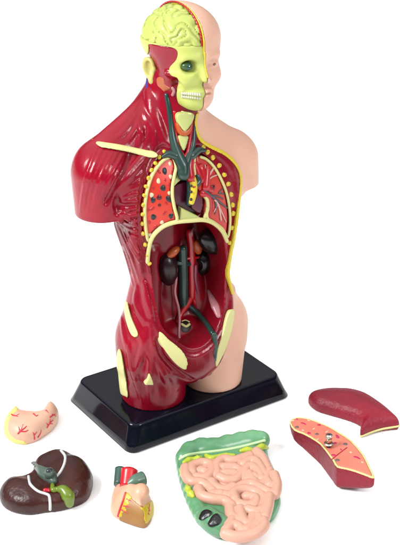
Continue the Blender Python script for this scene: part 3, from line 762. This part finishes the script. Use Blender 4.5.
def pillow(poly, h, R=None, dome=.0, w=.5, z0=0.0):
    """rounded solid over an outline, lying on the table"""
    lo = poly.min(0); hi = poly.max(0)
    R = R or h / 2
    def fn(x, y, z):
        D = poly2(x + 0 * y, y + 0 * x, poly)
        hh = h + dome * (1 - np.exp(np.minimum(D, 0) / w))
        qx = D + R; qz = np.maximum(z - (z0 + hh - R), (z0 + R * .6) - z)
        return np.sqrt(np.maximum(qx, 0) ** 2 + np.maximum(qz, 0) ** 2) + np.minimum(np.maximum(qx, qz), 0) - R + 0 * z
    def fnf(x, y, z): return np.maximum(fn(x, y, z), .004 - z)
    fnf.lo = np.array([lo[0] - .15, lo[1] - .15, -.1]); fnf.hi = np.array([hi[0] + .15, hi[1] + .15, z0 + h + dome + .15])
    return fnf
def ginlay(name, fn, pts, material, parent, off, up=.02, down=.12, h=.028, n=4, vert=(0, 0, 1)):
    P = trace_w(fn, pts); bad = np.abs(fn(P[:, 0], P[:, 1], P[:, 2])) > .04
    for i in np.nonzero(bad)[0]: P[i] = ground(*pts[i], .2)
    d = np.array(vert, float); d /= np.linalg.norm(d)
    u = np.cross([0, 1.0, 0], d); u /= np.linalg.norm(u); v = np.cross(d, u)
    q = np.stack([P @ u, P @ v], 1); q = smooth_closed(q, n) if n else q
    G = Grid(np.append(P[:, :2].min(0) - .1, -.05), np.append(P[:, :2].max(0) + .1, fn.hi[2]), h)
    f0 = fn(G.x, G.y, G.z); dp = poly2(G.x * u[0] + G.y * u[1] + G.z * u[2], G.x * v[0] + G.y * v[1] + G.z * v[2], q)
    return from_field(name, G.full(np.maximum(smax(np.maximum(dp, -(f0 + down)), f0 - up, .02), .006 - G.z)), G, material, parent, off)
def gsolid(name, fn, material, parent, off, h=.035, extra=None):
    G = Grid(fn.lo, fn.hi, h); f = fn(G.x, G.y, G.z)
    if extra is not None: f = extra(f, G)
    return from_field(name, G.full(f), G, material, parent, off)
def organ(name, pts, label, cat):
    c = np.mean([ground(*p, 0) for p in pts], 0); o = empty(name, (c[0], c[1], 0)); tag(o, label, cat, 'loose organs around the stand'); return o, (c[0], c[1], 0)

# stomach
ST = [(16.6, 405.4), (20, 409.5), (24.5, 412.7), (35, 414.2), (40.5, 413), (43, 408.5), (45, 404.3), (49, 401.5), (54.5, 402.2), (58, 408), (57.4, 416), (52.5, 425), (43.7, 433.7), (35, 440), (24.5, 443.4), (14, 441.6), (6, 435.5), (3.5, 427.6), (6, 418), (11.4, 410)]
o, off = organ('stomach', ST, 'small pink stomach with red veins and a pale yellow cut edge, left of the stand', 'stomach model')
M_ST = mat('stomach_pink', srgb(240, 192, 164, K), .4, .35, col2=srgb(236, 180, 152, K)); M_VEIN = mat('vein_red', srgb(214, 44, 64, K), .4)
fn = pillow(outline(ST, .45, 4, .08), .5, .25, .2, .35)
gsolid('stomach_wall', fn, M_ST, o, off)
ginlay('cut_edge', fn, [(17, 404.5), (18.5, 409), (13, 414.5), (9, 421.5), (8.3, 429), (11, 435), (17, 439.5), (26, 442), (25, 449), (8, 448), (-4, 438), (-4, 418), (8, 402), (15, 400)], mat('edge_butter', srgb(240, 222, 130, K), .4), o, off, .012, .15, vert=(0, -.75, .66))
m = MB()
def gv(mb, fn, pts, r, mi=0, r1=None, sm=4): mb.tube(trace_w(fn, pts), r, mi, 8, sm, r1, up=(0, 0, 1))
for q in ([(18, 433.5), (21, 430), (23, 424.5)], [(19.5, 431.5), (24, 428.5), (26.5, 426)], [(20, 431.3), (25, 431.5), (28, 430)], [(19.8, 431), (18.6, 427)], [(11.5, 414.5), (15, 416), (19, 414)], [(14, 415.5), (18, 416.5)],
          [(34.5, 439), (34, 435), (33, 432.5)], [(34.2, 435), (36.5, 432)], [(38, 437), (40.5, 433), (41, 430)], [(47, 427.5), (49.5, 423), (50, 419)], [(49.5, 423), (53, 420)], [(48, 425.5), (46.5, 423)], [(49.3, 423.5), (52.5, 424)], [(33.5, 413.8), (36, 416), (38, 415)],
          [(46, 410.5), (48, 412.5)], [(52, 414.5), (56, 416)], [(50, 417), (55, 414)]): gv(m, fn, q, .028, 0, .012)
m.build('stomach_veins', M_VEIN, o, off)

# liver
LV = [(28.7, 476), (35, 466), (41, 459), (50, 452.5), (62.5, 450.5), (75, 455.5), (86, 465), (92.5, 477.5), (90, 489), (80, 500), (67.5, 507.5), (50, 510), (30, 514), (12.5, 511), (2.5, 502.5), (1.2, 492.5), (7.5, 484), (17.5, 481)]
o, off = organ('liver', LV, 'dark brown liver with white ligament lines and a green gallbladder', 'liver model')
M_LIV = mat('liver_brown', srgb(82, 32, 22, .42), .34, .3, bump=.4, bscale=60, col2=srgb(56, 18, 14, .42), vscale=5); M_LINE = mat('ligament_white', srgb(220, 222, 222, K), .35)
lp = outline(LV, .42, 4, .08)
f1 = pillow(lp, .46, .23, .22, .5)
A1, A2 = ground(33, 487, .7), ground(62, 482, .7)
B1, B2 = ground(42, 470, .6), ground(66, 464, .6)
def fn(x, y, z):
    f = f1(x, y, z)
    f = smin(f, cap(x, y, z, ground(70, 470, .3), ground(74, 490, .25), .42, .4), .3)
    f = smin(f, cap(x, y, z, ground(15, 494, .22), ground(30, 497, .25), .36, .36), .3)
    f = smin(f, cap(x, y, z, ground(46, 465, .3), ground(58, 462, .3), .3, .33), .25)
    f = smax(f, -cap(x, y, z, ground(40, 480, 1.0), ground(58, 488, 1.0), .22, .24), .2)
    f = f + .04 * wob(x, y, z, 4, 4)
    return np.maximum(f, .004 - z)
fn.lo = f1.lo - .1; fn.hi = f1.hi + np.array([.1, .1, .1])
gsolid('liver_body', fn, M_LIV, o, off)
m = MB()
gv(m, fn, [(61, 450.8), (65, 456), (64.5, 463), (61, 471), (56.5, 476.5)], .045); gv(m, fn, [(28.5, 476.5), (30, 484), (37.5, 491), (46, 494), (49, 496), (50, 503), (50, 509.5)], .045)
m.build('ligament', M_LINE, o, off)
m = MB(); P = trace_w(fn, [(39, 469.5), (44, 474), (50, 477.5), (53.5, 482)]); m.tube(P + [0, 0, .03], .16, 0, 16, 6, rs=[.12, .19, .22, .12], up=(0, 0, 1)); q = P[2] + [0, -.05, .1]
m.tube([q, q + [.02, -.09, .17]], .15, 0, 16, 1); m.disc(q + [.02, -.15, .29], (.1, -.5, .85), .10, .085, 1, 0, .02, 16)
m.build('portal_vein', [mat('vessel_greygreen', srgb(84, 104, 92, K), .35), M_SPOT], o, off)
m = MB(); P = trace_w(fn, [(33, 463.5), (35.5, 465.8), (38.5, 468.5), (40, 471)])
for i in range(4):
    p = P[0] + (P[2] - P[0]) * (.25 + i * .28); m.tube([p + [-.08, .06, .02], p + [.0, .02, .07], p + [.08, -.1, .04]], .035, 0, 8, 3)
m.build('ribbed_vessel', mat('vessel_grey', srgb(120, 124, 116, K), .35), o, off)
m = MB(); P = trace_w(fn, [(52.5, 486), (53, 491), (57, 490.5), (63, 491), (68, 497), (69.5, 504)]); m.tube(P + [0, 0, .04], .1, 0, 14, 5, rs=[.06, .08, .08, .15, .20, .14])
m.build('gallbladder', mat('gall_green', srgb(112, 136, 34, K), .28, .45), o, off)
m = MB(); m.tube(trace_w(fn, [(45, 491), (48.5, 491)]) + [0, 0, .02], .07, 0, 10, 1); m.build('hepatic_artery', M_RED, o, off)

# heart
HT = [(115.5, 478), (112, 485), (110.2, 498), (111, 508), (117.5, 515.5), (129, 522), (142, 527), (147.5, 524.5), (151.5, 515), (152.5, 500), (149.5, 489.5), (146.5, 481), (136, 483), (124, 484)]
o, off = organ('heart', HT, 'small pink and tan heart with yellow fat, red aorta and green vessels on top', 'heart model')
M_HT = mat('heart_pink', srgb(238, 182, 150, K), .38, .35); M_TAN = mat('ventricle_tan', srgb(176, 128, 70, K), .36, .35, col2=srgb(158, 108, 58, K)); M_FAT = mat('fat_yellow', srgb(222, 196, 40, K), .35, .4, col2=srgb(206, 172, 40, K), vscale=14)
f1 = pillow(outline(HT, .5, 4, .06), .22, .11, .80, .36)
def fn(x, y, z):
    f = f1(x, y, z)
    f = smin(f, ell(x, y, z, ground(141, 491.5, .76), (.24, .27, .22)), .15)
    return np.maximum(f, .004 - z)
fn.lo = f1.lo; fn.hi = f1.hi + np.array([0, 0, .3])
gsolid('heart_wall', fn, M_HT, o, off, .03)
ginlay('ventricle', fn, [(128, 495.5), (134, 500), (140, 504.5), (147, 507.5), (154, 503), (162, 510), (160, 535), (140, 540), (122, 530), (119, 519), (121.5, 512), (125, 505)], M_TAN, o, off, .012, .1, vert=(0, -.75, .66))
ginlay('fat_strip', fn, [(126.5, 492.5), (130, 495), (132, 498.5), (128.5, 501), (130, 504), (125.5, 507), (127, 511), (122.5, 513), (122, 517.5), (118, 515.5), (121.5, 508), (124, 500)], M_FAT, o, off, .03, .1, vert=(0, -.75, .66))
ginlay('fat_strip', fn, [(155, 496), (149, 502), (143, 507), (138, 507), (142.5, 510.5), (144, 515), (143.5, 519), (146, 524), (150, 520), (153, 516), (157, 508), (158, 498)], M_FAT, o, off, .03, .1, vert=(0, -.75, .66))
m = MB()
gv(m, fn, [(125.5, 493), (123, 501), (119.5, 511), (118, 516)], .035)
for q in ([(149, 504.5), (148.5, 511), (147.5, 519)], [(148.5, 511), (152, 508)], [(148.7, 509), (146, 506)], [(148, 514), (151.5, 516)], [(127, 499), (131, 501)], [(124, 506), (130, 507)], [(122, 510), (128, 513)]): gv(m, fn, q, .028, 0, .014)
m.build('coronary_artery', M_VEIN, o, off)
P0 = ground(127, 487, .65); P1 = ground(129.5, 470, .95)
m = MB(); m.tube([P0, (P0 + P1) / 2, P1], .22, 0, 18, 4, rs=[.22, .23, .25], ends=False); m.disc(P1, P1 - P0, .25, .25, 0, 0, .05, 18); m.build('aorta_stub', mat('aorta_scarlet', srgb(222, 30, 40, K), .26, .45), o, off)
P0 = ground(119, 485, .5); P1 = ground(120.3, 468.5, .75)
m = MB(); m.tube([P0, (P0 + P1) / 2, P1], .16, 0, 16, 4, ends=False); m.disc(P1, P1 - P0, .165, .165, 1, 0, .03, 16); m.build('vena_cava_stub', [mat('vessel_teal', srgb(62, 96, 84, K), .3), mat('lumen_navy', srgb(34, 38, 84, K), .3)], o, off)
P0 = ground(126.5, 486, .72); P1 = ground(143, 478.5, .8)
m = MB(); m.tube([P0, (P0 + P1) / 2 + [0, -.03, .05], P1], .2, 0, 16, 5, rs=[.11, .2, .22], ends=False); m.disc(P1, P1 - P0, .22, .22, 0, 0, .05, 16); m.build('pulmonary_artery', mat('vessel_sage', srgb(92, 124, 104, K), .3), o, off)

# intestines
GI = [(178.6, 453), (187, 446.5), (199, 442), (211, 443), (222, 441.5), (232, 438.5), (239, 436.5), (247, 436), (255, 434), (262, 436), (267, 444), (269, 455), (275, 470), (278, 487), (277, 502), (273, 515), (266, 524), (258, 530), (240, 538), (225, 537), (213, 532.5), (201.6, 523.5), (193, 507.6), (186, 487.5), (178, 467)]
o, off = organ('intestines', GI, 'coiled pink small bowel framed by glossy green large bowel, in front of the stand', 'intestine model')
M_GI = mat('colon_green', srgb(122, 184, 134, K), .28, .45, col2=srgb(92, 152, 108, K), vscale=5); M_COIL = mat('bowel_pink', srgb(232, 176, 152, K), .42, .35); M_ACID = mat('fat_lime', srgb(196, 212, 62, K), .35)
f1 = pillow(outline(GI, .4, 4, .08), .4, .2, .08, .3)
def strip(pts, z, r):
    q = smooth_open([ground(*p, z) for p in pts], 3); return [(q[i], q[i + 1], r) for i in range(len(q) - 1)]
segs = strip([(184, 458), (192, 451), (205, 448), (220, 447), (236, 443.5), (250, 440.5), (261, 440)], .42, .27) + strip([(183, 462), (187, 480), (194, 500), (203, 518)], .3, .22) + strip([(207, 517), (214, 523), (222, 527)], .35, .3) + strip([(268, 516), (272, 507), (274, 500)], .2, .19)
bumps = [ground(*p, .5) for p in ((189, 449), (201, 445), (213, 445.5), (227, 442), (240, 439.5), (252, 437.5), (262, 439))]
def fn(x, y, z):
    f = f1(x, y, z)
    for p, q, r in segs: f = smin(f, cap(x, y, z, p, q, r, r), .08)
    for b in bumps: f = smin(f, ell(x, y, z, b, (.23, .2, .24)), .1)
    return np.maximum(f, .004 - z)
fn.lo = f1.lo - np.array([.2, .1, 0]); fn.hi = f1.hi + np.array([.2, .3, .5])
colon = gsolid('large_bowel', fn, M_GI, o, off)
m = MB(); P = trace_w(fn, [(180, 459), (187, 455.3), (200, 453), (213, 451.6), (228, 449.5), (242, 446.7), (254, 443.5), (264.5, 440.5)]); m.tube(P, .05, 0, 10, 5, up=(0, 0, 1)); m.build('bowel_band', mat('band_mint', srgb(206, 238, 180, K), .35), o, off)
for q in ([(184, 463), (190, 460.5), (197, 459.5), (200.5, 458)], [(206, 456), (211, 459), (218, 457.5), (226, 457), (234, 456)], [(241, 451.5), (247, 450.5), (254, 451), (262, 447.5), (267, 448.5)], [(181, 470), (182, 476)], [(187, 487), (189, 492), (193, 497)]):
    m = MB(); P = trace_w(fn, q); m.tube(P + [0, 0, .02], .1, 0, 12, 6, rs=[.06, .11, .08, .12, .06], up=(0, 0, 1)); m.build('fat_tag', M_ACID, o, off)
m = MB(); P = trace_w(fn, [(205.0, 514.5), (214.8, 520.5)]); N_ = grad(fn, P); m.disc(P[0] + N_[0] * .02, N_[0], .155, .21, 0, -.5, .015, 18, .10); m.disc(P[1] + N_[1] * .02, N_[1], .165, .215, 0, -.4, .015, 18, .12); m.build('bowel_opening', mat('lumen_black', srgb(18, 12, 16, K), .3, .4, bump=.5, bscale=60), o, off)
COILS = [[(185.6, 468.3), (186.6, 476.7), (191.5, 482.3), (200.3, 483.0), (207.6, 486.5), (212.5, 491.1)], [(192.2, 473.2), (192.9, 466.9), (202.0, 462.7), (210.8, 465.5), (211.5, 473.2), (204.5, 478.8), (196.4, 478.1)], [(198.5, 489.3), (202.0, 496.0), (212.5, 499.8), (224.8, 501.2), (231.8, 506.1)], [(211.8, 483.0), (215.0, 487.2), (223.7, 490.0), (232.8, 487.2)], [(217.4, 476.0), (216.7, 465.9), (223.0, 460.3), (233.5, 461.7), (242.3, 458.5), (249.6, 455.7)], [(223.7, 468.3), (234.9, 468.3), (240.5, 472.5), (237.0, 478.8), (227.2, 480.9), (219.5, 478.1)], [(243.3, 464.1), (249.6, 461.0), (255.9, 462.4), (261.5, 470.1), (264.3, 476.0)], [(256.6, 452.6), (262.6, 458.5), (267.1, 468.0)], [(247.5, 479.5), (245.1, 471.8), (250.0, 467.6), (256.6, 471.1), (261.5, 478.8)], [(248.9, 475.3), (252.8, 481.6), (259.8, 485.8), (265.4, 482.3)], [(269.2, 471.1), (266.4, 479.5), (269.9, 485.8)], [(274.1, 476.0), (276.6, 485.1), (274.5, 494.2), (269.2, 491.8)], [(234.6, 492.5), (241.2, 486.2), (251.0, 484.4), (260.1, 489.3), (267.8, 492.8)], [(234.9, 500.5), (234.2, 493.5), (244.0, 489.7), (256.3, 492.1), (264.0, 499.1), (264.0, 508.9), (256.6, 512.8), (248.2, 510.7)], [(239.1, 504.0), (246.1, 506.1), (254.9, 504.4), (254.9, 499.1), (246.8, 497.4)], [(269.2, 497.7), (267.8, 507.5), (265.0, 517.3)], [(230.0, 506.8), (231.4, 515.2), (237.7, 520.8)], [(239.8, 510.3), (241.9, 518.7), (246.8, 525.0), (251.7, 521.5), (253.1, 516.6)], [(258.7, 517.3), (259.4, 523.6)], [(226.5, 531.0), (231.8, 526.1), (238.4, 527.5), (244.0, 532.1), (250.3, 529.9), (255.9, 525.0)], [(225.8, 533.7), (235.3, 536.2), (245.8, 535.7), (256.6, 532.6), (263.6, 526.6), (263.6, 522.2)], [(232.1, 521.5), (229.3, 526.1)], [(212.5, 495.3), (217.8, 494.2), (226.5, 495.6)], [(201.3, 471.1), (204.1, 472.5)], [(225.1, 474.3), (233.5, 473.6)], [(217.8, 495.3), (220.2, 494.9)], [(246.1, 531.3), (251.7, 526.8)], [(261.5, 477.8), (262.2, 480.2)], [(254.5, 477.8), (256.3, 479.5)]]
PI_ = [(184, 466), (190, 461), (201, 461), (212, 459), (226, 459), (240, 456), (257, 452), (265, 458), (271, 472), (275, 484), (272, 500), (266, 512), (263, 526), (252, 536), (240, 537), (228, 536), (226, 530), (231, 518), (229, 508), (215, 501), (200, 497), (191, 484)]
fp = pillow(outline(PI_, .45, 4, .2), .54, .16, 0)
G = Grid((fp.lo[0] - .3, fp.lo[1] - 1.0, -.05), (fp.hi[0] + .3, fp.hi[1] + .3, .85), .022)
fc = G.full(fp(G.x, G.y, G.z))
for i, t in enumerate(COILS):
    q = smooth_open([ground(*p, .54) + [0, 0, .02 * math.sin(3 * i + j)] for j, p in enumerate(t)], 5)
    G.strand(fc, q, .166, .162, .010)
fc = np.maximum(fc, .006 - G.z)
V, Q = nets(fc, G)
link('small_bowel', V, Q, M_COIL, o, off)

# two pieces of lung
L1 = [(308.5, 394.5), (313, 390), (322, 387.5), (331, 386.4), (342, 386.6), (352, 387.6), (367, 393), (382, 405), (392.5, 416), (399.4, 426), (391, 427.5), (382, 429), (371, 432.5), (361, 436.5), (360.4, 431), (362, 425), (353.5, 418.5), (343, 414), (328, 408.6), (316, 403.5)]
o, off = organ('lung_piece', L1, 'curved maroon lung piece lying face down with a thin cream edge', 'lung model')
M_L1 = mat('lung_maroon', srgb(160, 24, 48, K), .45, .3, bump=.5, bscale=90, col2=srgb(132, 18, 42, K), vscale=6)
fn = pillow(outline(L1, .45, 3, .06), .42, .21, .25, .4)
gsolid('lung_wall', fn, M_L1, o, off)
m = MB(); P = trace_w(fn, [(361.2, 436.4), (366, 434.4), (372, 432), (382, 429), (391, 427.4), (398.5, 426)]); m.tube(P, .04, 0, 8, 4); m.build('cream_edge', M_CREAM, o, off)
L2 = [(289.5, 423), (291, 419.4), (296, 417.4), (302.5, 417.3), (311, 419), (319, 421.8), (330, 426.5), (340, 432.5), (352, 440.5), (364, 454.5), (370, 466), (375, 478), (366, 475.5), (355, 471.5), (346, 469), (337, 467), (333, 461), (329.5, 456), (320.5, 444.5), (311, 438), (302.5, 433.5), (294, 430)]
o, off = organ('lung_piece', L2, 'wedge of lung cut open to a spotted coral face with a small metal peg', 'lung model')
ZT = .85
p2 = outline(L2, ZT, 2)
ca = ground(292, 422, ZT)[:2]; cb = ground(372, 474, ZT)[:2]; ax = (cb - ca) / np.linalg.norm(cb - ca); LEN = np.linalg.norm(cb - ca)
def fn(x, y, z):
    t = ((x - ca[0]) * ax[0] + (y - ca[1]) * ax[1]) / LEN * 2 - 1
    zb = .50 * np.clip(np.abs(t - .12), 0, 1.2) ** 2.2
    D = poly2(x + 0 * y, y + 0 * x, p2) + .0
    f = smax(D + .05 * np.clip((ZT - z) / ZT, 0, 1) ** 2, zb - z, .16)
    return np.maximum(smax(f, z - ZT, .04), .004 - z)
fn.lo = np.append(p2.min(0) - .15, -.1); fn.hi = np.append(p2.max(0) + .15, 1.1)
gsolid('lung_wall', fn, M_L1, o, off, .03)
top = lambda x, y, z: z - ZT + 0 * x
inner = np.array([ground(*p, ZT)[:2] for p in L2]); 
G = Grid(np.append(p2.min(0) - .1, ZT - .1), np.append(p2.max(0) + .1, ZT + .08), .025)
D = poly2(G.x + 0 * G.y, G.y + 0 * G.x, p2)
face_ = from_field('cut_face', G.full(np.maximum(np.maximum(D + .065, G.z - ZT - .012), ZT - .06 - G.z)), G, mat('lung_coral_face', srgb(242, 142, 118, K), .4, .3, col2=srgb(238, 128, 106, K)), o, off)
from_field('cream_edge', G.full(np.maximum(np.maximum(np.maximum(D + .004, -(D + .066)), G.z - ZT - .018), ZT - .05 - G.z)), G, M_CREAM, o, off)
m = MB()
for px, py, rx, ry, a, mi in ((293, 420.5, .06, .06, 0, 1), (297, 427.5, .08, .08, 0, 0), (303.5, 424, .05, .13, .9, 2), (309, 420.5, .06, .06, 0, 1), (303, 430.5, .05, .05, 0, 1), (309, 433.5, .07, .07, 0, 2), (317, 434.5, .075, .075, 0, 0), (319, 425.5, .07, .06, 0, 2), (314, 429, .03, .08, -.8, 1), (318, 439.5, .03, .08, -.8, 1), (327, 432, .03, .09, -.8, 1),
                             (337.5, 437, .06, .14, .25, 2), (345.5, 444.5, .085, .085, 0, 0), (335, 443.5, .075, .06, .6, 2), (333.5, 455.5, .085, .06, 0, 2), (337.5, 460.5, .085, .085, 0, 0), (351, 452.5, .055, .055, 0, 1), (357, 458, .055, .15, .9, 2), (362.5, 462.5, .05, .05, 0, 1), (297, 419.5, .04, .05, 0, 2), (341, 450, .03, .06, 0, 2)):
    p = ground(px, py, ZT); m.disc(p + [0, 0, .012], (0, 0, 1), rx, ry, mi, a, .014, 14, .06)
a = ground(331.5, 460, ZT) + [0, 0, .02]; b = ground(347, 448, ZT) + [0, 0, .02]; m.tube([a, (a + b) / 2 + [.02, .03, 0], b], .014, 3, 6, 4)
m.build('lung_spots', [mat('spot_grey', srgb(126, 104, 104, K), .4), mat('spot_cream', srgb(250, 200, 168, K), .4), mat('spot_magenta', srgb(214, 40, 92, K), .35), M_VEIN], face_, off)
M_METAL = mat('peg_metal', (.50, .46, .42), .34, .5, metal=1.0); M_COPPER = mat('peg_copper', (.55, .26, .16), .34, .5, metal=1.0)
c = ground(328.5, 447, ZT)
def ring(mb, r0, z0, r1, z1, mi): mb.tube([c + [0, 0, z0], c + [0, 0, z1]], r0, mi, 20, 1, r1, ends=False)
m = MB(); ring(m, .075, -.02, .075, .10, 2); ring(m, .14, .10, .14, .14, 0); ring(m, .085, .14, .085, .31, 1); ring(m, .10, .31, .10, .43, 0); m.disc(c + [0, 0, .431], (0, 0, 1), .05, .05, 2, 0, .004, 14)  # black lowest ring paints in the shadow below the collar
m.build('metal_peg', [M_METAL, M_COPPER, M_SPOT], o, off)
# ------------------------------------------------------------------ light
w = bpy.data.worlds.new('World'); sc.world = w; w.use_nodes = True
nt = w.node_tree; bg = nt.nodes['Background']
tc = nt.nodes.new('ShaderNodeTexCoord'); sp = nt.nodes.new('ShaderNodeSeparateXYZ'); rp = nt.nodes.new('ShaderNodeValToRGB')
nt.links.new(tc.outputs['Generated'], sp.inputs[0]); nt.links.new(sp.outputs['Z'], rp.inputs['Fac']); nt.links.new(rp.outputs['Color'], bg.inputs['Color'])
e = rp.color_ramp.elements; e[0].position = .25; e[0].color = (.12, .12, .125, 1); e[1].position = .85; e[1].color = (1.3, 1.3, 1.3, 1)
bg.inputs['Strength'].default_value = WORLD if 'WORLD' in globals() else .9
def area(name, loc, target, size, power, sy=None):
    l = bpy.data.lights.new(name, 'AREA'); l.shape = 'DISK'; l.size = size * S; l.energy = power
    o = bpy.data.objects.new(name, l); COL.objects.link(o); o.location = np.array(loc) * S
    from mathutils import Vector
    o.rotation_euler = (Vector(target) - Vector(loc)).to_track_quat('-Z', 'Y').to_euler()
    return o
area('softbox', (-38, -22, 40), (0, 0, 6), 22, 3.6)
area('softbox', (34, -34, 34), (0, 0, 6), 16, 1.0)
sc.view_settings.view_transform = 'Standard'; sc.view_settings.look = 'None'; sc.view_settings.gamma = 1; sc.view_settings.exposure = 0.5
